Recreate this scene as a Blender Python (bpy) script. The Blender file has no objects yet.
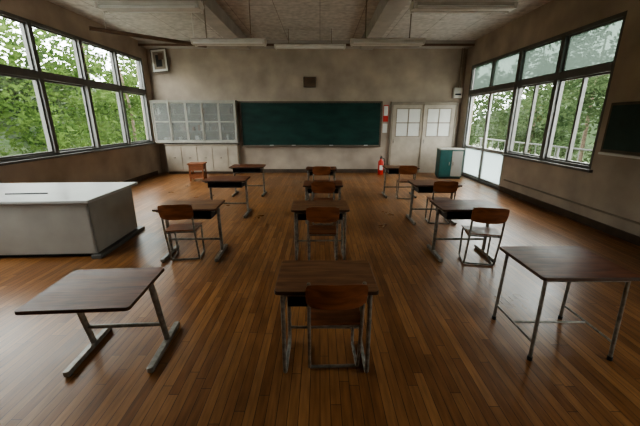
import bpy, math, random
from mathutils import Vector, Matrix, Quaternion
random.seed(7)
scn = bpy.context.scene
COL = scn.collection
CAMH = 1.67
try: scn.view_settings.look = 'AgX - Medium High Contrast'
except Exception: pass

# ------------------------------------------------------------------ materials
def nt(name):
    m = bpy.data.materials.new(name); m.use_nodes = True
    t = m.node_tree; b = t.nodes['Principled BSDF']
    return m, t, b

def mk(name, col, rough=0.6, metal=0.0, var=0.15, scale=6.0, bump=0.0, bscale=60.0, spec=0.5, stretch=(1,1,1)):
    m, t, b = nt(name)
    N, L = t.nodes, t.links
    tc = N.new('ShaderNodeTexCoord'); mp = N.new('ShaderNodeMapping')
    mp.inputs['Scale'].default_value = stretch
    L.new(tc.outputs['Object'], mp.inputs['Vector'])
    no = N.new('ShaderNodeTexNoise'); no.inputs['Scale'].default_value = scale
    no.inputs['Detail'].default_value = 6
    L.new(mp.outputs[0], no.inputs['Vector'])
    rp = N.new('ShaderNodeValToRGB')
    rp.color_ramp.elements[0].position = 0.3; rp.color_ramp.elements[1].position = 0.7
    rp.color_ramp.elements[0].color = [c*(1-var) for c in col]+[1]
    rp.color_ramp.elements[1].color = [min(1, c*(1+var)) for c in col]+[1]
    L.new(no.outputs['Fac'], rp.inputs['Fac'])
    L.new(rp.outputs['Color'], b.inputs['Base Color'])
    b.inputs['Roughness'].default_value = rough
    b.inputs['Metallic'].default_value = metal
    b.inputs['Specular IOR Level'].default_value = spec
    if bump > 0:
        n2 = N.new('ShaderNodeTexNoise'); n2.inputs['Scale'].default_value = bscale
        n2.inputs['Detail'].default_value = 4
        L.new(mp.outputs[0], n2.inputs['Vector'])
        bp = N.new('ShaderNodeBump'); bp.inputs['Strength'].default_value = bump
        bp.inputs['Distance'].default_value = 0.01
        L.new(n2.outputs['Fac'], bp.inputs['Height']); L.new(bp.outputs[0], b.inputs['Normal'])
    return m

M = {}
M['wall'] = mk('plaster_taupe', (0.40,0.33,0.27), 0.85, var=0.2, scale=1.6, bump=0.25, bscale=90)
M['dado'] = mk('plaster_dado', (0.43,0.37,0.30), 0.7, var=0.18, scale=2.2, bump=0.2, bscale=70)
M['ceil'] = mk('ceiling_board', (0.53,0.50,0.47), 0.9, var=0.2, scale=9, bump=0.6, bscale=45)
M['beam'] = mk('beam_paint', (0.40,0.37,0.34), 0.8, var=0.12, scale=3)
M['trim'] = mk('trim_wood_dark', (0.07,0.045,0.03), 0.5, var=0.3, scale=5)
M['frame'] = mk('window_alu_dark', (0.13,0.125,0.118), 0.45, metal=0.2, var=0.1)
M['framew'] = mk('window_alu_pale', (0.30,0.30,0.29), 0.45, metal=0.2, var=0.1)
M['steel'] = mk('tube_steel_worn', (0.24,0.22,0.19), 0.34, metal=0.5, var=0.4, scale=25)
M['tray'] = mk('tray_steel_dark', (0.07,0.06,0.055), 0.5, metal=0.3, var=0.2)
M['white'] = mk('laminate_white', (0.43,0.425,0.42), 0.30, var=0.06, scale=4)
M['panelw'] = mk('panel_paint_grey', (0.33,0.31,0.28), 0.5, var=0.1, scale=3)
M['board'] = mk('chalkboard_green', (0.010,0.042,0.034), 0.6, var=0.3, scale=3.5, stretch=(0.5,1,1.5), spec=0.3)
M['bframe'] = mk('board_frame_wood', (0.10,0.075,0.05), 0.5, var=0.2)
M['door'] = mk('door_paint_beige', (0.41,0.35,0.285), 0.55, var=0.08)
M['red'] = mk('extinguisher_red', (0.55,0.03,0.02), 0.35, var=0.05)
M['black'] = mk('rubber_black', (0.02,0.02,0.02), 0.5, var=0.1)
M['teal'] = mk('cabinet_teal', (0.012,0.075,0.070), 0.5, var=0.15)
M['slate'] = mk('side_board_slate', (0.018,0.045,0.040), 0.6, var=0.2)
M['paper'] = mk('paper_white', (0.7,0.69,0.65), 0.8, var=0.04)
M['orange'] = mk('wood_orange', (0.26,0.085,0.032), 0.5, var=0.25, scale=8, stretch=(1,1,6))
M['fixt'] = mk('fixture_enamel', (0.66,0.64,0.60), 0.5, var=0.1)
M['tube'] = mk('fluorescent_tube_glass', (0.8,0.8,0.78), 0.3, var=0.02)
M['rail'] = mk('rail_brown', (0.13,0.075,0.045), 0.5, var=0.25)
M['conc'] = mk('concrete_pale', (0.5,0.5,0.48), 0.85, var=0.15, scale=3)
M['grav'] = mk('bounce_gravel', (0.38,0.38,0.33), 0.9, var=0.25, scale=3)  # outside ground made pale to bounce daylight up to the ceiling
M['bark'] = mk('bark', (0.09,0.065,0.045), 0.9, var=0.4, scale=12)
M['railing'] = mk('railing_grey', (0.12,0.12,0.12), 0.5, metal=.3, var=0.1)
M['cabwood'] = mk('cabinet_frame_paint', (0.25,0.205,0.16), 0.55, var=0.12)
M['cabf'] = mk('cabinet_sash_paint', (0.34,0.32,0.28), 0.55, var=0.12)
M['cabin'] = mk('cabinet_interior', (0.20,0.18,0.155), 0.8, var=0.25, scale=5)

def ceil_joints():
    m=M['ceil']; t=m.node_tree; N,L=t.nodes,t.links; b=N['Principled BSDF']
    src=b.inputs['Base Color'].links[0].from_socket
    tc=N.new('ShaderNodeTexCoord'); br=N.new('ShaderNodeTexBrick'); br.offset=0
    br.inputs['Scale'].default_value=1; br.inputs['Brick Width'].default_value=.91; br.inputs['Row Height'].default_value=.91
    br.inputs['Mortar Size'].default_value=.006; br.inputs['Color1'].default_value=(1,1,1,1); br.inputs['Color2'].default_value=(.93,.93,.93,1); br.inputs['Mortar'].default_value=(.45,.43,.4,1)
    L.new(tc.outputs['Object'],br.inputs['Vector'])
    mx=N.new('ShaderNodeMix'); mx.data_type='RGBA'; mx.blend_type='MULTIPLY'; mx.inputs['Factor'].default_value=1
    L.new(src,mx.inputs[6]); L.new(br.outputs['Color'],mx.inputs[7]); L.new(mx.outputs[2],b.inputs['Base Color'])
ceil_joints()

def wood(name, c1, c2, rough, stretch=(1.5,14,14), spec=0.5):
    m, t, b = nt(name); N, L = t.nodes, t.links
    tc = N.new('ShaderNodeTexCoord'); mp = N.new('ShaderNodeMapping')
    mp.inputs['Scale'].default_value = stretch
    oi = N.new('ShaderNodeObjectInfo')
    ad = N.new('ShaderNodeVectorMath'); ad.operation = 'ADD'
    ml = N.new('ShaderNodeVectorMath'); ml.operation = 'SCALE'; ml.inputs['Scale'].default_value = 7.0
    L.new(oi.outputs['Location'], ml.inputs[0])
    L.new(tc.outputs['Object'], mp.inputs[0]); L.new(mp.outputs[0], ad.inputs[0]); L.new(ml.outputs[0], ad.inputs[1])
    n1 = N.new('ShaderNodeTexNoise'); n1.inputs['Scale'].default_value = 2.0; n1.inputs['Detail'].default_value = 8
    n1.inputs['Distortion'].default_value = 0.6
    L.new(ad.outputs[0], n1.inputs['Vector'])
    n2 = N.new('ShaderNodeTexNoise'); n2.inputs['Scale'].default_value = 9.0; n2.inputs['Detail'].default_value = 3
    L.new(tc.outputs['Object'], n2.inputs['Vector'])
    rp = N.new('ShaderNodeValToRGB'); e = rp.color_ramp.elements
    e[0].position = 0.32; e[0].color = list(c1)+[1]; e[1].position = 0.68; e[1].color = list(c2)+[1]
    L.new(n1.outputs['Fac'], rp.inputs['Fac']); L.new(rp.outputs['Color'], b.inputs['Base Color'])
    mr = N.new('ShaderNodeMapRange'); mr.inputs['To Min'].default_value = rough-0.08; mr.inputs['To Max'].default_value = rough+0.12
    L.new(n2.outputs['Fac'], mr.inputs['Value']); L.new(mr.outputs[0], b.inputs['Roughness'])
    b.inputs['Specular IOR Level'].default_value = spec
    return m
M['desk'] = wood('desktop_walnut', (0.10,0.030,0.014), (0.23,0.080,0.036), 0.36, spec=.35)
M['deskw'] = wood('desktop_beech', (0.135,0.060,0.028), (0.27,0.135,0.068), 0.38, spec=.35)
M['edge'] = mk('desktop_edge', (0.07,0.035,0.02), 0.45, var=0.2)
M['ply'] = wood('chair_plywood', (0.14,0.045,0.017), (0.29,0.105,0.042), 0.36, (2,10,10))

def floor_mat():
    m, t, b = nt('floor_strip_wood'); N, L = t.nodes, t.links
    def math_(op,a=None,v=None,v2=None):
        n=N.new('ShaderNodeMath'); n.operation=op
        if a is not None: L.new(a,n.inputs[0])
        if v is not None:
            if isinstance(v,(int,float)): n.inputs[1].default_value=v
            else: L.new(v,n.inputs[1])
        return n.outputs[0]
    tc = N.new('ShaderNodeTexCoord'); sp = N.new('ShaderNodeSeparateXYZ'); cb = N.new('ShaderNodeCombineXYZ')
    L.new(tc.outputs['Object'], sp.inputs[0])
    row = math_('FLOOR', math_('DIVIDE', sp.outputs['X'], 0.064))
    wn = N.new('ShaderNodeTexWhiteNoise'); wn.noise_dimensions='1D'; L.new(row, wn.inputs['W'])
    sh = math_('MULTIPLY', wn.outputs['Value'], 11.7)
    yy = math_('ADD', sp.outputs['Y'], sh)
    L.new(yy, cb.inputs['X']); L.new(sp.outputs['X'], cb.inputs['Y'])
    br = N.new('ShaderNodeTexBrick')
    br.inputs['Scale'].default_value = 1.0; br.inputs['Brick Width'].default_value = 1.1
    br.inputs['Row Height'].default_value = 0.064; br.inputs['Mortar Size'].default_value = 0.0020
    br.inputs['Color1'].default_value = (0.21,0.088,0.030,1); br.inputs['Color2'].default_value = (0.36,0.170,0.065,1)
    br.inputs['Mortar'].default_value = (0.04,0.017,0.007,1); br.inputs['Bias'].default_value = -0.1
    br.offset = 0.0
    L.new(cb.outputs[0], br.inputs['Vector'])
    mp = N.new('ShaderNodeMapping'); mp.inputs['Scale'].default_value = (18,1.6,1)
    L.new(tc.outputs['Object'], mp.inputs[0])
    g = N.new('ShaderNodeTexNoise'); g.inputs['Scale'].default_value = 2.5; g.inputs['Detail'].default_value = 8
    L.new(mp.outputs[0], g.inputs['Vector'])
    big = N.new('ShaderNodeTexNoise'); big.inputs['Scale'].default_value = 1.3; big.inputs['Detail'].default_value = 4; big.inputs['Roughness'].default_value=.55
    L.new(tc.outputs['Object'], big.inputs['Vector'])
    r1 = N.new('ShaderNodeMapRange'); r1.inputs['From Min'].default_value=0.3; r1.inputs['From Max'].default_value=0.7
    r1.inputs['To Min'].default_value=0.72; r1.inputs['To Max'].default_value=1.22
    L.new(g.outputs['Fac'], r1.inputs['Value'])
    r2 = N.new('ShaderNodeMapRange'); r2.inputs['From Min'].default_value=0.3; r2.inputs['From Max'].default_value=0.7
    r2.inputs['To Min'].default_value=0.78; r2.inputs['To Max'].default_value=1.15
    L.new(big.outputs['Fac'], r2.inputs['Value'])
    vs = N.new('ShaderNodeVectorMath'); vs.operation='SCALE'
    L.new(br.outputs['Color'], vs.inputs[0]); L.new(math_('MULTIPLY', r1.outputs[0], r2.outputs[0]), vs.inputs['Scale'])
    L.new(vs.outputs[0], b.inputs['Base Color'])
    r3 = N.new('ShaderNodeMapRange'); r3.inputs['From Min'].default_value=0.3; r3.inputs['From Max'].default_value=0.7
    r3.inputs['To Min'].default_value=0.27; r3.inputs['To Max'].default_value=0.38
    L.new(big.outputs['Fac'], r3.inputs['Value']); L.new(r3.outputs[0], b.inputs['Roughness'])
    b.inputs['Specular IOR Level'].default_value=.45
    bp = N.new('ShaderNodeBump'); bp.inputs['Strength'].default_value=0.25; bp.inputs['Distance'].default_value=0.002
    inv = N.new('ShaderNodeMath'); inv.operation='SUBTRACT'; inv.inputs[0].default_value=1.0
    L.new(br.outputs['Fac'], inv.inputs[1]); L.new(inv.outputs[0], bp.inputs['Height']); L.new(bp.outputs[0], b.inputs['Normal'])
    return m
M['floor'] = floor_mat()

def glass_mat(name, tint=(0.93,0.96,0.95), gl=0.07):
    m = bpy.data.materials.new(name); m.use_nodes=True; t=m.node_tree; N,L=t.nodes,t.links
    N.remove(N['Principled BSDF']); out=N['Material Output']
    tr=N.new('ShaderNodeBsdfTransparent'); tr.inputs[0].default_value=(*tint,1)
    g=N.new('ShaderNodeBsdfGlossy'); g.inputs['Roughness'].default_value=0.03
    mx=N.new('ShaderNodeMixShader'); mx.inputs[0].default_value=gl
    L.new(tr.outputs[0],mx.inputs[1]); L.new(g.outputs[0],mx.inputs[2]); L.new(mx.outputs[0],out.inputs[0])
    return m
M['glass'] = glass_mat('window_glass')
def frosted(name,f,c):
    m = bpy.data.materials.new(name); m.use_nodes=True; t=m.node_tree; N,L=t.nodes,t.links
    N.remove(N['Principled BSDF']); out=N['Material Output']
    tr=N.new('ShaderNodeBsdfTransparent'); tr.inputs[0].default_value=(*c,1)
    d=N.new('ShaderNodeBsdfTranslucent'); d.inputs[0].default_value=(*c,1)
    mx=N.new('ShaderNodeMixShader'); mx.inputs[0].default_value=f
    L.new(tr.outputs[0],mx.inputs[1]); L.new(d.outputs[0],mx.inputs[2]); L.new(mx.outputs[0],out.inputs[0])
    return m
M['frost'] = frosted('frosted_glass',.35,(.26,.30,.275))
M['frostd'] = frosted('frosted_door_glass',.55,(.50,.55,.55))
def pale_glass():
    m,t,b = nt('cabinet_glass_dusty'); b.inputs['Base Color'].default_value=(0.30,0.31,0.29,1)
    b.inputs['Roughness'].default_value=0.45
    N,L=t.nodes,t.links
    tr=N.new('ShaderNodeBsdfTransparent'); mx=N.new('ShaderNodeMixShader'); mx.inputs[0].default_value=0.35
    L.new(tr.outputs[0],mx.inputs[1]); L.new(b.outputs[0],mx.inputs[2]); L.new(mx.outputs[0],N['Material Output'].inputs[0])
    return m
M['cglass'] = pale_glass()
def leaf_mat(name, c1, c2):
    m = bpy.data.materials.new(name); m.use_nodes=True; t=m.node_tree; N,L=t.nodes,t.links
    N.remove(N['Principled BSDF']); out=N['Material Output']
    tc=N.new('ShaderNodeTexCoord'); no=N.new('ShaderNodeTexNoise'); no.inputs['Scale'].default_value=1.1; no.inputs['Detail'].default_value=6
    L.new(tc.outputs['Object'],no.inputs['Vector'])
    rp=N.new('ShaderNodeValToRGB'); e=rp.color_ramp.elements; e[0].position=.35; e[1].position=.65
    e[0].color=(*c1,1); e[1].color=(*c2,1); L.new(no.outputs['Fac'],rp.inputs['Fac'])
    d=N.new('ShaderNodeBsdfDiffuse'); tr=N.new('ShaderNodeBsdfTranslucent'); mx=N.new('ShaderNodeMixShader'); mx.inputs[0].default_value=.45
    L.new(rp.outputs[0],d.inputs[0]); L.new(rp.outputs[0],tr.inputs[0])
    L.new(d.outputs[0],mx.inputs[1]); L.new(tr.outputs[0],mx.inputs[2]); L.new(mx.outputs[0],out.inputs[0])
    return m
M['leafL'] = leaf_mat('leaves_fresh', (0.022,0.045,0.011),(0.095,0.14,0.042))
M['leafR'] = leaf_mat('leaves_deep', (0.020,0.034,0.014),(0.065,0.088,0.042))
M['hill'] = mk('hillside_undergrowth', (0.025,0.045,0.011), 0.9, var=0.6, scale=3, bump=0.5, bscale=8)

# ------------------------------------------------------------------ mesh builder
class B:
    def __init__(s): s.v=[]; s.f=[]; s.m=[]; s.sm=[]; s.mats=[]
    def mi(s,k):
        if k not in s.mats: s.mats.append(k)
        return s.mats.index(k)
    def add(s, vs, fs, mat, smooth=False, mtx=None):
        o=len(s.v); k=s.mi(mat)
        for v in vs:
            v=Vector(v)
            if mtx is not None: v=mtx@v
            s.v.append(v[:])
        for f in fs:
            s.f.append([i+o for i in f]); s.m.append(k); s.sm.append(smooth)
    def box(s, x0,x1,y0,y1,z0,z1, mat, bev=0.0, mtx=None):
        if bev<=0:
            vs=[(x0,y0,z0),(x1,y0,z0),(x1,y1,z0),(x0,y1,z0),(x0,y0,z1),(x1,y0,z1),(x1,y1,z1),(x0,y1,z1)]
            fs=[(3,2,1,0),(4,5,6,7),(0,1,5,4),(1,2,6,5),(2,3,7,6),(3,0,4,7)]
            s.add(vs,fs,mat,mtx=mtx); return
        b=min(bev,(x1-x0)*.45,(y1-y0)*.45,(z1-z0)*.45)
        def ring(i,z):
            X0,X1,Y0,Y1=x0+i,x1-i,y0+i,y1-i; c=b
            return [(X0+c,Y0,z),(X1-c,Y0,z),(X1,Y0+c,z),(X1,Y1-c,z),(X1-c,Y1,z),(X0+c,Y1,z),(X0,Y1-c,z),(X0,Y0+c,z)]
        rs=[ring(b*.5,z0),ring(0,z0+b*.6),ring(0,z1-b*.6),ring(b*.5,z1)]
        vs=sum(rs,[]); fs=[tuple(range(7,-1,-1)),tuple(range(24,32))]
        for r in range(3):
            for i in range(8):
                j=(i+1)%8; fs.append((r*8+i,r*8+j,r*8+8+j,r*8+8+i))
        s.add(vs,fs,mat,mtx=mtx)
    def plate(s, w,d,z0,z1,mat,r=0.03,cx=0,cy=0,edge=None,seg=5,mtx=None):
        pts=[]
        for qx,qy,a0 in((1,1,0),(-1,1,90),(-1,-1,180),(1,-1,270)):
            for i in range(seg+1):
                a=math.radians(a0+90*i/seg)
                pts.append((cx+qx*(w/2-r)+r*math.cos(a), cy+qy*(d/2-r)+r*math.sin(a)))
        n=len(pts); c=0.003
        def sc(k): return [(cx+(x-cx)*(1-k/w*2), cy+(y-cy)*(1-k/d*2)) for x,y in pts]
        R=[[(x,y,z0) for x,y in sc(c)],[(x,y,z0+c) for x,y in pts],[(x,y,z1-c) for x,y in pts],[(x,y,z1) for x,y in sc(c)]]
        s.add(R[3],[tuple(range(n))],mat,mtx=mtx)
        s.add(R[0],[tuple(range(n-1,-1,-1))],edge or mat,mtx=mtx)
        vs=sum(R,[]); fs=[]
        for q in range(3):
            for i in range(n):
                j=(i+1)%n; fs.append((q*n+i,q*n+j,q*n+n+j,q*n+n+i))
        s.add(vs,fs,edge or mat,mtx=mtx)
    def tube(s, pts, r, mat, seg=10, fil=0.0, fs_=5, closed=False):
        P=[Vector(p) for p in pts]; path=[]
        if fil>0 and len(P)>2:
            path.append(P[0])
            for i in range(1,len(P)-1):
                a=(P[i-1]-P[i]); c=(P[i+1]-P[i]); f=min(fil,a.length*.45,c.length*.45)
                A=P[i]+a.normalized()*f; C=P[i]+c.normalized()*f
                for k in range(fs_+1):
                    t=k/fs_; path.append(A*(1-t)**2+P[i]*2*t*(1-t)+C*t*t)
            path.append(P[-1])
        else: path=P
        n=len(path); T=[]
        for i in range(n):
            d=(path[min(i+1,n-1)]-path[max(i-1,0)]).normalized(); T.append(d)
        up=Vector((0,0,1)) if abs(T[0].z)<.9 else Vector((1,0,0))
        u=T[0].cross(up).normalized(); vs=[];fs=[]
        for i in range(n):
            if i>0: u=(T[i-1].rotation_difference(T[i])@u).normalized()
            w=T[i].cross(u)
            rr = r[i] if isinstance(r,list) else r
            for k in range(seg):
                a=2*math.pi*k/seg; vs.append(path[i]+(u*math.cos(a)+w*math.sin(a))*rr)
        for i in range(n-1):
            for k in range(seg):
                j=(k+1)%seg; fs.append((i*seg+k,i*seg+j,(i+1)*seg+j,(i+1)*seg+k))
        s.add(vs,fs,mat,smooth=True)
        s.add(vs[:seg],[tuple(range(seg-1,-1,-1))],mat); s.add(vs[-seg:],[tuple(range(seg))],mat)
    def lathe(s, prof, mat, cx=0,cy=0, seg=20):
        vs=[];fs=[]
        for r,z in prof:
            for k in range(seg):
                a=2*math.pi*k/seg; vs.append((cx+r*math.cos(a),cy+r*math.sin(a),z))
        for i in range(len(prof)-1):
            for k in range(seg):
                j=(k+1)%seg; fs.append((i*seg+k,i*seg+j,(i+1)*seg+j,(i+1)*seg+k))
        s.add(vs,fs,mat,smooth=True)
        s.add(vs[:seg],[tuple(range(seg-1,-1,-1))],mat); s.add(vs[-seg:],[tuple(range(seg))],mat)
    def sheet(s, fn, nu, nv, th, mat, smooth=True):
        top=[];bot=[]
        for j in range(nv+1):
            for i in range(nu+1):
                p,n=fn(i/nu,j/nv); p=Vector(p); n=Vector(n).normalized(); top.append(p+n*th/2); bot.append(p-n*th/2)
        W=nu+1; f1=[];f2=[];o=len(top)
        for j in range(nv):
            for i in range(nu):
                a=j*W+i; f1.append((a,a+1,a+W+1,a+W)); f2.append((o+a+W,o+a+W+1,o+a+1,o+a))
        per=[i for i in range(W)]+[j*W+nu for j in range(1,nv+1)]+[nv*W+i for i in range(nu-1,-1,-1)]+[j*W for j in range(nv-1,0,-1)]
        f3=[]
        for q in range(len(per)):
            a=per[q];b=per[(q+1)%len(per)]; f3.append((a,o+a,o+b,b))
        s.add(top+bot,f1+f2,mat,smooth); s.add(top+bot,f3,mat)
    def mesh(s,name):
        me=bpy.data.meshes.new(name); me.from_pydata([tuple(v) for v in s.v],[],s.f)
        for k in s.mats: me.materials.append(M[k])
        me.polygons.foreach_set('material_index',s.m); me.polygons.foreach_set('use_smooth',s.sm)
        me.update(); return me
    def obj(s,name,loc=(0,0,0),rz=0):
        ob=bpy.data.objects.new(name,s.mesh(name)); COL.objects.link(ob)
        ob.location=loc; ob.rotation_euler=(0,0,math.radians(rz)); return ob

# ------------------------------------------------------------------ room shell
XL,XR,YB,YN,H = -5.2,4.42,10.6,-2.2,3.86
T=0.2
b=B(); b.box(XL-T,XR+T,YN-T,YB+T,-0.15,0,'floor'); b.obj('floor')
b=B(); b.box(XL-T,XR+T,YN-T,YB+T,H,H+0.15,'ceil'); b.obj('ceiling')
b=B(); b.box(XL-T,XR+T,YB,YB+T,0,H,'wall'); b.obj('wall_back')
b=B(); b.box(XL-T,XR+T,YN-T,YN,0,H,'wall'); b.obj('wall_rear')
LS,LT,LY0,LY1=0.99,3.40,1.41,10.28
b=B()
b.box(XL-T,XL,YN,YB,0,LS,'wall'); b.box(XL-T,XL,YN,YB,LT,H,'wall')
b.box(XL-T,XL,YN,LY0,LS,LT,'wall'); b.box(XL-T,XL,LY1,YB,LS,LT,'wall'); b.obj('wall_left')
RS,RT,RY0,RD,RY1=0.88,3.19,5.25,7.8,10.2
QY0,QY1=-1.6,0.9
b=B()
b.box(XR,XR+T,YN,RD,0,RS,'wall'); b.box(XR,XR+T,YN,YB,RT,H,'wall')
b.box(XR,XR+T,QY1,RY0,RS,RT,'wall'); b.box(XR,XR+T,YN,QY0,RS,RT,'wall'); b.box(XR,XR+T,RY1,YB,0,RT,'wall'); b.obj('wall_right')
b=B(); b.box(XR-0.025,XR,YN,RD-0.05,0,0.12,'trim'); b.obj('baseboard_right')
b=B(); b.box(XL,XL+0.025,YN,YB-0.35,0,0.12,'trim'); b.obj('baseboard_left')
b=B(); b.box(-2.6,2.15,YB-0.03,YB,0,0.12,'trim'); b.obj('baseboard_back')
b=B(); b.box(1.15,1.50,YN,YB-0.43,H-0.26,H,'beam'); b.obj('ceiling_beam')
b=B(); b.box(-2.35,-2.0,YN,YB-0.43,H-0.26,H,'beam'); b.obj('ceiling_beam.001')
b=B(); b.box(XL,XR,YB-0.4,YB,H-0.14,H,'beam'); b.obj('trim_1')
b=B(); b.box(XL,XR,YB-0.42,YB-0.40,H-0.15,H-.09,'rail'); b.obj('trim_2')

# windows
def winframe(b, X, y0,y1,z0,z1, w=0.05, dx=0.09, mat='frame'):
    b.box(X-dx/2,X+dx/2,y0,y1,z0,z0+w,mat); b.box(X-dx/2,X+dx/2,y0,y1,z1-w,z1,mat)
    b.box(X-dx/2,X+dx/2,y0,y0+w,z0+w,z1-w,mat); b.box(X-dx/2,X+dx/2,y1-w,y1,z0+w,z1-w,mat)
b=B(); X=XL-0.08
winframe(b,X,LY0,LY1,LS,LT,0.06,0.14)
TB=2.47
b.box(X-.07,X+.08,LY0+.06,LY1-.06,TB-.06,TB+.06,'frame')
nb=7
step=(LY1-LY0)/nb
for i in range(nb):
    y0=LY0+i*step; y1=y0+step
    if i: b.box(X-.07,X+.075,y0-.045,y0+.045,LS+.06,LT-.06,'frame')
    winframe(b,X,y0+.04,y1-.04,TB+.05,LT-.05,.035,.04)
    winframe(b,X+(.02 if i%2 else -.02),y0+.04,y1-.04,LS+.05,TB-.05,.045,.035)
    b.box(X-.003,X+.003,y0+.05,y1-.05,TB+.06,LT-.06,'glass')
    b.box(X-.003,X+.003,y0+.05,y1-.05,LS+.06,TB-.06,'glass')
b.box(XL-.02,XL+.06,LY0-.05,LY1+.02,LS-.03,LS+.012,'frame')
b.obj('window_1')
X=XR+0.08; TR=2.45
def rwin(name,ya,yb,ms):
    b=B()
    winframe(b,X,ya,yb,RS,RT,.06,.14)
    b.box(X-.08,X+.07,ya+.06,yb-.03,TR-.06,TR+.06,'frame')
    for ym in ms: b.box(X-.075,X+.07,ym-.05,ym+.05,RS+.06,RT-.06,'frame')
    E=[ya]+ms+[yb]
    for y0,y1 in zip(E[:-1],E[1:]):
        y0+=.045;y1-=.045
        winframe(b,X,y0,y1,TR+.05,RT-.05,.035,.04)
        winframe(b,X,y0,y1,RS+.05,TR-.05,.04,.04,'frame')
        yc=(y0+y1)/2
        b.box(X-.03,X+.03,yc-.022,yc+.022,RS+.09,TR-.09,'frame')
        b.box(X-.003,X+.003,y0+.02,y1-.02,TR+.06,RT-.06,'frost')
        b.box(X-.003,X+.003,y0+.02,y1-.02,RS+.07,TR-.07,'glass')
    b.box(XR-.06,XR+.02,ya-.05,yb,RS-.03,RS+.012,'frame')
    b.obj(name)
rwin('window_2',RY0,RD,[6.5])
rwin('added_window',QY0,QY1,[-.35])  # unseen window behind the camera, added to bring daylight onto the foreground
b=B()
winframe(b,X,RD,RY1,0.0,RT,.06,.14)
b.box(X-.08,X+.07,RD+.06,RY1-.06,TR-.06,TR+.06,'frame')
ym=9.0
b.box(X-.06,X+.06,ym-.04,ym+.04,TR+.06,RT-.06,'frame')
for (y0,y1) in((RD+.06,ym-.0),(ym+.0,RY1-.06)):
    winframe(b,X,y0,y1,.05,TR-.06,.06,.045,'framew')
    b.box(X-.024,X+.024,y0+.06,y1-.06,.85,.93,'framew')
    b.box(X-.003,X+.003,y0+.05,y1-.05,.92,TR-.1,'glass')
    b.box(X-.003,X+.003,y0+.05,y1-.05,.1,.86,'frostd')
    b.box(X-.003,X+.003,y0+.03,y1-.03,TR+.06,RT-.06,'frost')
b.obj('door_2')

# ------------------------------------------------------------------ back wall things
b=B()
bx0,bx1,bz0,bz1=-2.46,1.89,0.90,2.18
Y=YB-0.05
b.sheet(lambda u,v:((bx0+(bx1-bx0)*u, Y-0.0+0.03*(1-(2*u-1)**2), bz0+(bz1-bz0)*v),(0,-1,0)),24,4,0.02,'board')
b.box(bx0-.05,bx1+.05,Y-.03,YB,bz1,bz1+.05,'bframe',.006); b.box(bx0-.05,bx1+.05,Y-.03,YB,bz0-.05,bz0,'bframe',.006)
b.box(bx0-.05,bx0,Y-.03,YB,bz0,bz1,'bframe'); b.box(bx1,bx1+.05,Y-.03,YB,bz0,bz1,'bframe')
b.box(bx0,bx1,Y-.12,Y-.03,bz0-.05,bz0-.03,'cabwood'); b.box(bx0,bx1,Y-.12,Y-.105,bz0-.05,bz0-.01,'cabwood')
for cx in (-1.6,-.9,.3,1.4): b.box(cx,cx+.12,Y-.095,Y-.045,bz0-.03,bz0+.005,'paper',.005)
b.obj('chalkboard')
cx0,cx1=XL+0.02,-2.58; cz0,cz1=0.98,2.25; cd=0.28
b=B(); yf=YB-cd
b.box(cx0,cx1,yf,YB-.005,cz1-.05,cz1,'cabf'); b.box(cx0,cx1,yf,YB-.005,cz0,cz0+.05,'cabf')
b.box(cx0,cx0+.04,yf,YB-.005,cz0+.05,cz1-.05,'cabf'); b.box(cx1-.04,cx1,yf,YB-.005,cz0+.05,cz1-.05,'cabf')
b.box(cx0+.04,cx1-.04,YB-.03,YB-.005,cz0+.05,cz1-.05,'cabin')
n=5; sw=(cx1-cx0-.08)/n
for i in range(n):
    a=cx0+.04+i*sw; yy=yf+.02+(.02 if i%2 else 0)
    b.box(a,a+.045,yy,yy+.02,cz0+.05,cz1-.05,'cabf'); b.box(a+sw-.03,a+sw+.015,yy,yy+.02,cz0+.05,cz1-.05,'cabf')
    b.box(a+.04,a+sw-.03,yy+.008,yy+.012,cz0+.05,cz1-.05,'cglass')
    for z in (cz0+.05,cz0+.62,cz1-.09): b.box(a+.04,a+sw-.03,yy,yy+.02,z,z+.04,'cabf')
for z in (cz0+.35,cz0+.85): b.box(cx0+.04,cx1-.04,yf+.06,YB-.03,z,z+.02,'cabf')
for i in range(26):
    a=cx0+.08+i*.09+random.uniform(0,.03); hh=random.uniform(.10,.24); z=random.choice([cz0+.05,cz0+.37,cz0+.87])
    b.box(a,a+random.uniform(.04,.12),yf+.08,yf+.2,z,z+hh,random.choice(['paper','cabwood','orange','panelw','panelw']))
b.obj('display_cabinet')
b=B()
b.box(cx0+.3,cx1-.03,yf+.02,YB-.005,0.08,0.90,'dado'); b.box(cx0+.3,cx1-.03,yf+.05,YB-.005,0,.08,'trim')
b.box(cx0+.28,cx1,yf-.01,YB-.005,.90,.94,'cabwood',.006)
for i in range(4):
    a=cx0+.33+i*.49; b.box(a,a+.46,yf+.005,yf+.02,.12,.86,'dado',.006); b.box(a+.2,a+.26,yf-.012,yf+.005,.5,.53,'steel',.003)
b.obj('low_cabinet')
b=B(); b.box(-.5,-.12,YB-.14,YB,2.63,2.92,'bframe',.012); b.box(-.47,-.15,YB-.145,YB-.14,2.66,2.89,'rail')
for i in range(7): b.box(-.45,-.17,YB-.152,YB-.145,2.68+i*.028,2.69+i*.028,'bframe')
b.obj('wall_speaker')
b=B(); b.box(-.25,.25,0,.02,-.34,.34,'bframe',.006); b.box(-.22,.22,-.004,.0,-.31,.31,'paper'); b.box(-.17,.17,-.008,-.004,-.25,.25,'cabwood'); b.box(-.10,.08,-.010,-.008,-.18,.16,'black'); b.box(-.02,.13,-.012,-.010,.02,.2,'rail')
o=b.obj('framed_picture',(-4.80,YB-.10,3.38)); o.rotation_euler=(math.radians(-9),math.radians(-5),0)
b=B(); b.box(1.99,2.15,YB-.008,YB,1.62,2.12,'red'); b.box(2.005,2.135,YB-.012,YB-.008,1.80,2.09,'paper'); b.obj('wall_poster')
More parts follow.
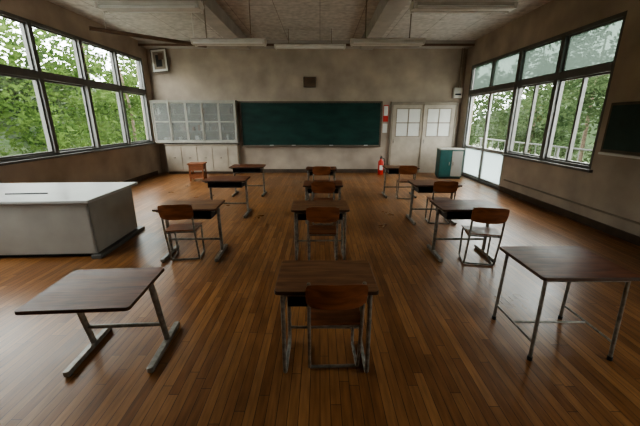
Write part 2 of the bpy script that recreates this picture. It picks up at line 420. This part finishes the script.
b=B(); b.box(1.99,2.14,YB-.008,YB,1.28,1.56,'paper'); b.obj('wall_notice')
b=B(); dx0,dx1,dh=2.22,4.28,2.12
b.box(dx0,dx0+.06,YB-.10,YB,0,dh,'cabwood'); b.box(dx1-.06,dx1,YB-.10,YB,0,dh,'cabwood'); b.box(dx0,dx1,YB-.10,YB,dh,dh+.09,'cabwood')
for k,(a,c) in enumerate(((dx0+.06,3.28),(3.24,dx1-.06))):
    yy=YB-.045-.035*k
    b.box(a,c,yy,yy+.035,0.01,1.18,'door'); b.box(a,a+.13,yy,yy+.035,1.18,2.0,'door'); b.box(c-.13,c,yy,yy+.035,1.18,2.0,'door'); b.box(a,c,yy,yy+.035,2.0,dh,'door')
    b.box(a+.13,c-.13,yy+.012,yy+.022,1.18,2.0,'paper')
    m_=(a+c)/2; b.box(m_-.015,m_+.015,yy-.002,yy+.012,1.18,2.0,'cabwood'); b.box(a+.13,c-.13,yy-.002,yy+.012,1.57,1.6,'cabwood')
    b.box(a+.11,a+.135,yy-.006,yy,1.16,2.02,'cabwood'); b.box(c-.135,c-.11,yy-.006,yy,1.16,2.02,'cabwood'); b.box(a+.11,c-.11,yy-.006,yy,1.155,1.18,'cabwood'); b.box(a+.11,c-.11,yy-.006,yy,2.0,2.025,'cabwood')
    b.box((a+.05),(a+.08),yy-.012,yy,.95,1.08,'steel',.003)
b.obj('door_1')
b=B(); b.box(4.1,4.36,YB-.12,YB,2.32,2.62,'fixt',.01); b.box(4.14,4.32,YB-.125,YB-.12,2.4,2.45,'black'); b.obj('wall_fuse_box')
b=B(); b.tube([(4.3,YB-.06,2.62),(4.3,YB-.06,H-.14)],.018,'cabwood'); b.tube([(4.24,YB-.06,2.62),(4.24,YB-.06,H-.14)],.018,'cabwood'); b.obj('wall_conduit')
b=B(); b.lathe([(.075,0),(.085,.01),(.085,.38),(.07,.43),(.03,.46),(.03,.5)],'red'); b.lathe([(.035,.5),(.035,.54)],'black')
b.box(-.02,.02,-.12,.06,.54,.56,'black'); b.box(-.02,.02,-.10,.04,.575,.59,'black'); b.tube([(.03,0,.52),(.11,0,.50),(.12,0,.35),(.095,0,.15)],.011,'black',fil=.05)
b.box(-.05,.05,-.088,-.084,.15,.3,'paper'); b.obj('fire_extinguisher',(1.93,10.25,0))
b=B(); b.box(-.33,.33,-.24,.24,.05,.84,'teal',.01); b.box(-.35,.35,-.26,.26,.84,.87,'panelw',.006); b.box(-.30,.30,-.21,.21,0,.05,'black')
b.box(-.31,-.01,-.252,-.24,.08,.81,'teal',.004); b.box(.01,.31,-.252,-.24,.08,.81,'panelw',.004); b.box(-.06,-.04,-.27,-.25,.4,.5,'steel'); b.box(.04,.06,-.27,-.25,.4,.5,'steel')
b.box(.33,.337,-.2,.2,.1,.8,'panelw')
b.obj('teal_cabinet',(3.85,9.65,0),-8)
b=B(); b.plate(.46,.40,.47,.50,'orange',r=.02)
for sx in(-1,1):
    for sy in(-1,1): b.box(sx*.18-.02,sx*.18+.02,sy*.15-.02,sy*.15+.02,0,.47,'orange',.004)
    b.box(sx*.18-.012,sx*.18+.012,-.13,.13,.06,.24,'orange'); b.box(sx*.18-.012,sx*.18+.012,-.13,.13,.34,.46,'orange')
for sy in(-1,1): b.box(-.16,.16,sy*.15-.012,sy*.15+.012,.08,.20,'orange'); b.box(-.16,.16,sy*.15-.012,sy*.15+.012,.30,.46,'orange')
b.obj('wooden_stool',(-3.5,9.2,0),5)
b=B(); b.box(XR-.03,XR,3.95,5.12,1.20,1.92,'bframe',.005); b.box(XR-.034,XR-.03,3.99,5.08,1.24,1.88,'slate'); b.box(XR-.09,XR-.03,4.2,5.08,1.16,1.19,'paper',.004); b.obj('side_chalkboard')
b=B(); b.tube([(XR-.03,YN+.1,.30),(XR-.03,7.6,.30)],.016,'cabwood'); b.obj('wall_pipe')

# ------------------------------------------------------------------ lights fixtures (off)
def fixture(name,x,y,z=3.0,L_=1.25,rz=0):
    b=B()
    vs=[];w0,w1=.05,.11
    for X_ in(-L_/2,L_/2): vs+= [(X_,-w0,.0),(X_,w0,.0),(X_,w1,.06),(X_,w0,.09),(X_,-w0,.09),(X_,-w1,.06)]
    fs=[(5,4,3,2,1,0),(6,7,8,9,10,11)]+[(i,(i+1)%6,(i+1)%6+6,i+6) for i in range(6)]
    b.add(vs,fs,'fixt')
    for sy in(-1,1):
        b.tube([(-L_/2+.04,sy*.085,.012),(L_/2-.04,sy*.085,.012)],.015,'tube')
        for sx in(-1,1): b.box(sx*(L_/2-.03)-.015,sx*(L_/2-.03)+.015,sy*.085-.022,sy*.085+.022,-.008,.05,'fixt')
    for sx in(-1,1):
        xx=x+sx*L_*.3
        tp = H-.26 if (1.15<xx<1.5 or -2.35<xx<-2.0) else H
        b.tube([(sx*L_*.3,0,.08),(sx*L_*.3,0,tp-z)],.010,'cabwood',seg=8)
    b.obj(name,(x,y,z),rz)
fixture('fluorescent_light_fixture',-2.08,4.5,2.97); fixture('fluorescent_light_fixture.001',1.75,4.5,2.97)
fixture('fluorescent_light_fixture.002',-1.54,6.05,2.9); fixture('fluorescent_light_fixture.003',1.14,6.05,2.9)
fixture('fluorescent_light_fixture.004',-.25,9.0,3.42,1.8)
b=B(); p0=Vector((-4.0,6.25,3.2)); p1=Vector((-2.45,7.65,3.2))
b.tube([p0,p1],.035,'rail')
for t_ in(.12,.88):
    p=p0.lerp(p1,t_); zt=H-.26 if -2.35<p.x<-2.0 else H
    b.tube([p,(p.x,p.y,zt)],.008,'fixt',seg=6)
b.obj('curtain_rail')

# ------------------------------------------------------------------ desks
def desk_mesh(kind,w=.65,d=.48,top='desk',tray=True,DZ=.67,off=0,flen=.25):
    b=B(); b.plate(w,d,DZ-.024,DZ,top,r=.025,edge='edge')
    lx=w/2-.045
    if tray:
        tw=lx-.03; z0,z1=DZ-.135,DZ-.026
        b.box(-tw,tw,-d/2+.06,d/2-.06,z0,z0+.006,'tray'); b.box(-tw,tw,d/2-.066,d/2-.06,z0,z1,'tray')
        b.box(-tw,-tw+.006,-d/2+.06,d/2-.06,z0,z1,'tray'); b.box(tw-.006,tw,-d/2+.06,d/2-.06,z0,z1,'tray')
        b.tube([(-tw,-d/2+.06,z0+.004),(tw,-d/2+.06,z0+.004)],.006,'tray',seg=6)
    if kind=='tee':
        for s in(-1,1):
            x=s*lx
            b.box(x-.018,x+.018,-d/2+.05,d/2-.05,DZ-.05,DZ-.024,'steel',.004)
            b.tube([(x,.02+off*.5,DZ-.05),(x,.05+off,.045)],.021,'steel',seg=12)
            b.box(x-.022,x+.022,off-flen,off+flen,.008,.048,'steel',.008)
            for yy in(-flen+.03,flen-.03): b.lathe([(.02,0),(.02,.012)],'black',x,off+yy,12)
        b.tube([(-lx,.04+off*.85,.20),(lx,.04+off*.85,.20)],.015,'steel')
    elif kind=='four':
        for s in(-1,1):
            x=s*lx
            b.tube([(x,-d/2+.05,DZ-.03),(x,-d/2+.05,.014),(x,d/2-.05,.014),(x,d/2-.05,DZ-.03)],.014,'steel',fil=.06)
            b.tube([(x,-d/2+.05,DZ-.14),(x,d/2-.05,DZ-.14)],.009,'steel',seg=8)
        b.tube([(-lx,d/2-.05,.13),(lx,d/2-.05,.13)],.011,'steel')
        b.tube([(-lx,-d/2+.05,DZ-.05),(lx,-d/2+.05,DZ-.05)],.010,'steel')
    else:
        for s in(-1,1):
            for q in(-1,1):
                b.tube([(s*(lx-.01),q*(d/2-.05),DZ-.03),(s*(lx+.0),q*(d/2-.03),.012)],.013,'steel')
                b.lathe([(.017,0),(.017,.03)],'black',s*(lx+.0),q*(d/2-.03),12)
            b.tube([(s*(lx-.003),-(d/2-.035),.14),(s*(lx-.003),(d/2-.035),.14)],.009,'steel',seg=8)
            b.tube([(s*(lx-.01),-(d/2-.05),DZ-.045),(s*(lx-.01),(d/2-.05),DZ-.045)],.011,'steel',seg=8)
        b.tube([(-lx,.0,.14),(lx,.0,.14)],.009,'steel',seg=8)
        for q in(-1,1): b.tube([(-lx,q*(d/2-.05),DZ-.045),(lx,q*(d/2-.05),DZ-.045)],.011,'steel',seg=8)
    return b
desks=[('four',.04,1.97,0,.64,.46,'deskw'),('four',0,3.82,1,.68,.48,'deskw'),('four',.05,5.25,-1,.64,.46,'desk'),('four',.03,7.0,0,.66,.44,'desk'),
 ('tee',-1.44,1.88,4,.635,.54,'desk'),('tee',-1.60,3.85,2,.74,.48,'deskw'),('tee',-1.66,5.7,0,.74,.48,'desk'),('tee',-1.64,7.35,0,.76,.48,'desk'),
 ('tube',1.81,2.2,0,.67,.56,'desk'),('tee',1.80,3.85,0,.74,.5,'desk'),('tee',1.90,5.3,0,.76,.5,'desk'),('tee',1.80,7.2,0,.74,.48,'deskw')]
for i,(k,x,y,r,w,d,tp) in enumerate(desks):
    kw=dict(DZ=.63,off=.18,flen=.27) if i==4 else {}
    desk_mesh(k,w,d,tp,tray=(k!='tube' and i!=4),**kw).obj('school_desk' if i==0 else 'school_desk.%03d'%i,(x,y,0),r)

# ------------------------------------------------------------------ chairs (front = +y)
def chair():
    b=B()
    b.sheet(lambda u,v:((-.18+.36*u, -.17+.36*v, .415-.012*math.sin(math.pi*u)*math.sin(math.pi*min(1,v*1.1))-(.02*max(0,v-.8)/.2)),(0,0,1)),12,12,.012,'ply')
    def back(u,v):
        sx=-.185+.37*u; c=.03*(1-(2*u-1)**2)
        e=abs(2*u-1); zz=.67+(.095-.018*e**4)*(2*v-1)
        k=1-.05*abs(2*v-1)**4
        return ((sx*k, -.225-.045*v-c, zz),(0,-1,.2))
    b.sheet(back,18,8,.010,'ply')
    for s in(-1,1):
        x=s*.165
        b.tube([(x,-.245,.75),(x,-.205,.42),(x,-.10,.014),(x,.17,.014),(x,.15,.395),(x,-.19,.395)],.0115,'steel',fil=.05)
    b.tube([(-.165,-.08,.014),(.165,-.08,.014)],.0115,'steel')
    b.tube([(-.165,.12,.39),(.165,.12,.39)],.010,'steel'); b.tube([(-.165,-.15,.39),(.165,-.15,.39)],.010,'steel')
    return b
cme=chair().mesh('school_chair')
chairs=[(.09,1.95,2),(.03,3.66,0),(.05,5.15,0),(-1.67,3.76,8),(1.91,3.62,-12),(1.99,5.2,-6),(1.87,6.95,-8),(.03,6.85,0)]
for i,(x,y,r) in enumerate(chairs):
    o=bpy.data.objects.new('school_chair' if i==0 else 'school_chair.%03d'%i,cme); COL.objects.link(o)
    o.location=(x,y,0); o.rotation_euler=(0,0,math.radians(r))

# ------------------------------------------------------------------ teacher's workbench
b=B(); TH=.76
b.box(-1.1,1.04,-.6,.6,TH-.035,TH,'white',.008)
b.box(-1.0,.98,-.52,-.49,.06,TH-.035,'panelw')
b.box(.95,.98,-.52,.50,.06,TH-.035,'panelw'); b.box(-1.02,-.99,-.52,.50,.06,TH-.035,'panelw')
b.box(-1.0,.97,.47,.50,.06,TH-.035,'panelw'); b.box(-.96,.93,-.45,.46,0,.06,'black')
b.box(.91,1.04,-.56,.60,.0,.05,'frame',.01); b.box(-1.06,-.93,-.56,.60,0,.05,'frame',.01)
b.obj('teacher_workbench',(-3.80,4.22,0),3)
b=B(); b.tube([(0,0,.008),(.5,.03,.008)],.008,'black',seg=6); b.obj('pointer_stick',(-4.0,4.0,TH+.0),2)

# ------------------------------------------------------------------ outside
b=B(); b.box(-60,60,-40,70,-.75,-.6,'grav'); b.obj('ground_outside')
b=B(); b.box(XR+T,XR+T+1.25,2,12,-.16,-.02,'conc')
xr=XR+T+1.18
b.box(xr-.02,xr+.02,2,12,1.03,1.06,'railing'); b.box(xr-.015,xr+.015,2,12,.1,.13,'railing')
for i in range(27): y=2.05+i*.375; b.box(xr-.006,xr+.006,y-.006,y+.006,.13,1.03,'railing')
for i in range(6): y=2.1+i*1.95; b.box(xr-.02,xr+.02,y-.02,y+.02,-.02,1.03,'railing')
b.obj('balcony')
def hill(name,x0,sgn):
    vs=[];fs=[];nu,nv=40,16
    for j in range(nv+1):
        for i in range(nu+1):
            y=-5+i*45/nu; q=j/nv
            vs.append((x0+sgn*(q*14)+random.uniform(-.4,.4),y,-.6+q*7.0+random.uniform(-.4,.4)*(q>0)))
    for j in range(nv):
        for i in range(nu):
            a=j*(nu+1)+i; fs.append((a,a+1,a+nu+2,a+nu+1))
    b=B(); b.add(vs,fs,'hill',True); b.obj(name)
hill('hillside',-13,-1); hill('hillside.001',15,1)
def foliage(name,xa,xb,ya,yb,zt,ncl,nlf,mat,ls,ntr=5):
    vs=[];fs=[]
    for c in range(ncl):
        cx=random.uniform(xa,xb); cy=random.uniform(ya,yb); cz=random.uniform(-.4,zt)*random.uniform(.5,1); R=random.uniform(.5,1.3)
        for k in range(nlf):
            d=Vector((random.gauss(0,1),random.gauss(0,1),random.gauss(0,1))).normalized()*R*random.uniform(.6,1)
            p=Vector((cx,cy,cz))+d
            if p.z<-.55: continue
            a=Vector((random.gauss(0,1),random.gauss(0,1),random.gauss(0,.5))).normalized(); n=a.cross(Vector((random.gauss(0,1),random.gauss(0,1),random.gauss(0,1)))).normalized()
            l=ls*random.uniform(.6,1.4); w=l*.45; o=len(vs)
            vs+=[p-a*l,p+n*w,p+a*l,p-n*w]; fs.append((o,o+1,o+2,o+3))
    b=B(); b.add(vs,fs,mat)
    for c in range(ntr):
        x=random.uniform(xa,xb); y=random.uniform(ya,yb)
        b.tube([(x,y,-.6),(x+random.uniform(-.2,.2),y+.1,2),(x+random.uniform(-.5,.5),y,zt)],[.09,.06,.03],'bark',seg=8)
    b.obj(name)
foliage('tree_foliage',-13,-8.5,3,26,5.6,170,170,'leafL',.10)
foliage('tree_foliage.001',8.5,14,3,28,5.0,150,150,'leafR',.11)
foliage('tree_foliage.002',-20,-14,8,36,10,150,110,'leafR',.18)
foliage('tree_foliage.003',15,21,8,36,9,140,110,'leafR',.18)

# ------------------------------------------------------------------ light
w=bpy.data.worlds.new('overcast'); scn.world=w; w.use_nodes=True
t=w.node_tree; N,L=t.nodes,t.links; bg=N['Background']
tc=N.new('ShaderNodeTexCoord'); sp=N.new('ShaderNodeSeparateXYZ'); L.new(tc.outputs['Generated'],sp.inputs[0])
rp=N.new('ShaderNodeValToRGB'); e=rp.color_ramp.elements; e[0].position=0.0; e[0].color=(.86,.88,.88,1); e[1].position=.8; e[1].color=(1,.99,.97,1)
L.new(sp.outputs['Z'],rp.inputs['Fac']); L.new(rp.outputs[0],bg.inputs['Color']); bg.inputs['Strength'].default_value=15.5
def portal(name,loc,ry,sx,sy):
    l=bpy.data.lights.new(name,'AREA'); l.shape='RECTANGLE'; l.size=sx; l.size_y=sy; l.cycles.is_portal=True
    o=bpy.data.objects.new(name,l); COL.objects.link(o); o.location=loc; o.rotation_euler=(0,math.radians(ry),0)
portal('portal_left',(XL-.25,(LY0+LY1)/2,(LS+LT)/2),-90,LT-LS,LY1-LY0)
portal('portal_right',(XR+.25,(RY0+RD)/2,(RS+RT)/2),90,RT-RS,RD-RY0)
portal('portal_added_window',(XR+.25,(QY0+QY1)/2,(RS+RT)/2),90,RT-RS,QY1-QY0)
portal('portal_door',(XR+.25,(RD+RY1)/2,RT/2),90,RT,RY1-RD)

cam=bpy.data.cameras.new('camera'); co=bpy.data.objects.new('camera',cam); COL.objects.link(co)
cam.sensor_width=36; cam.lens=18.11; cam.clip_start=.05; cam.clip_end=300
co.location=(0,0,CAMH); co.rotation_euler=(math.radians(90-16.1),0,0); scn.camera=co
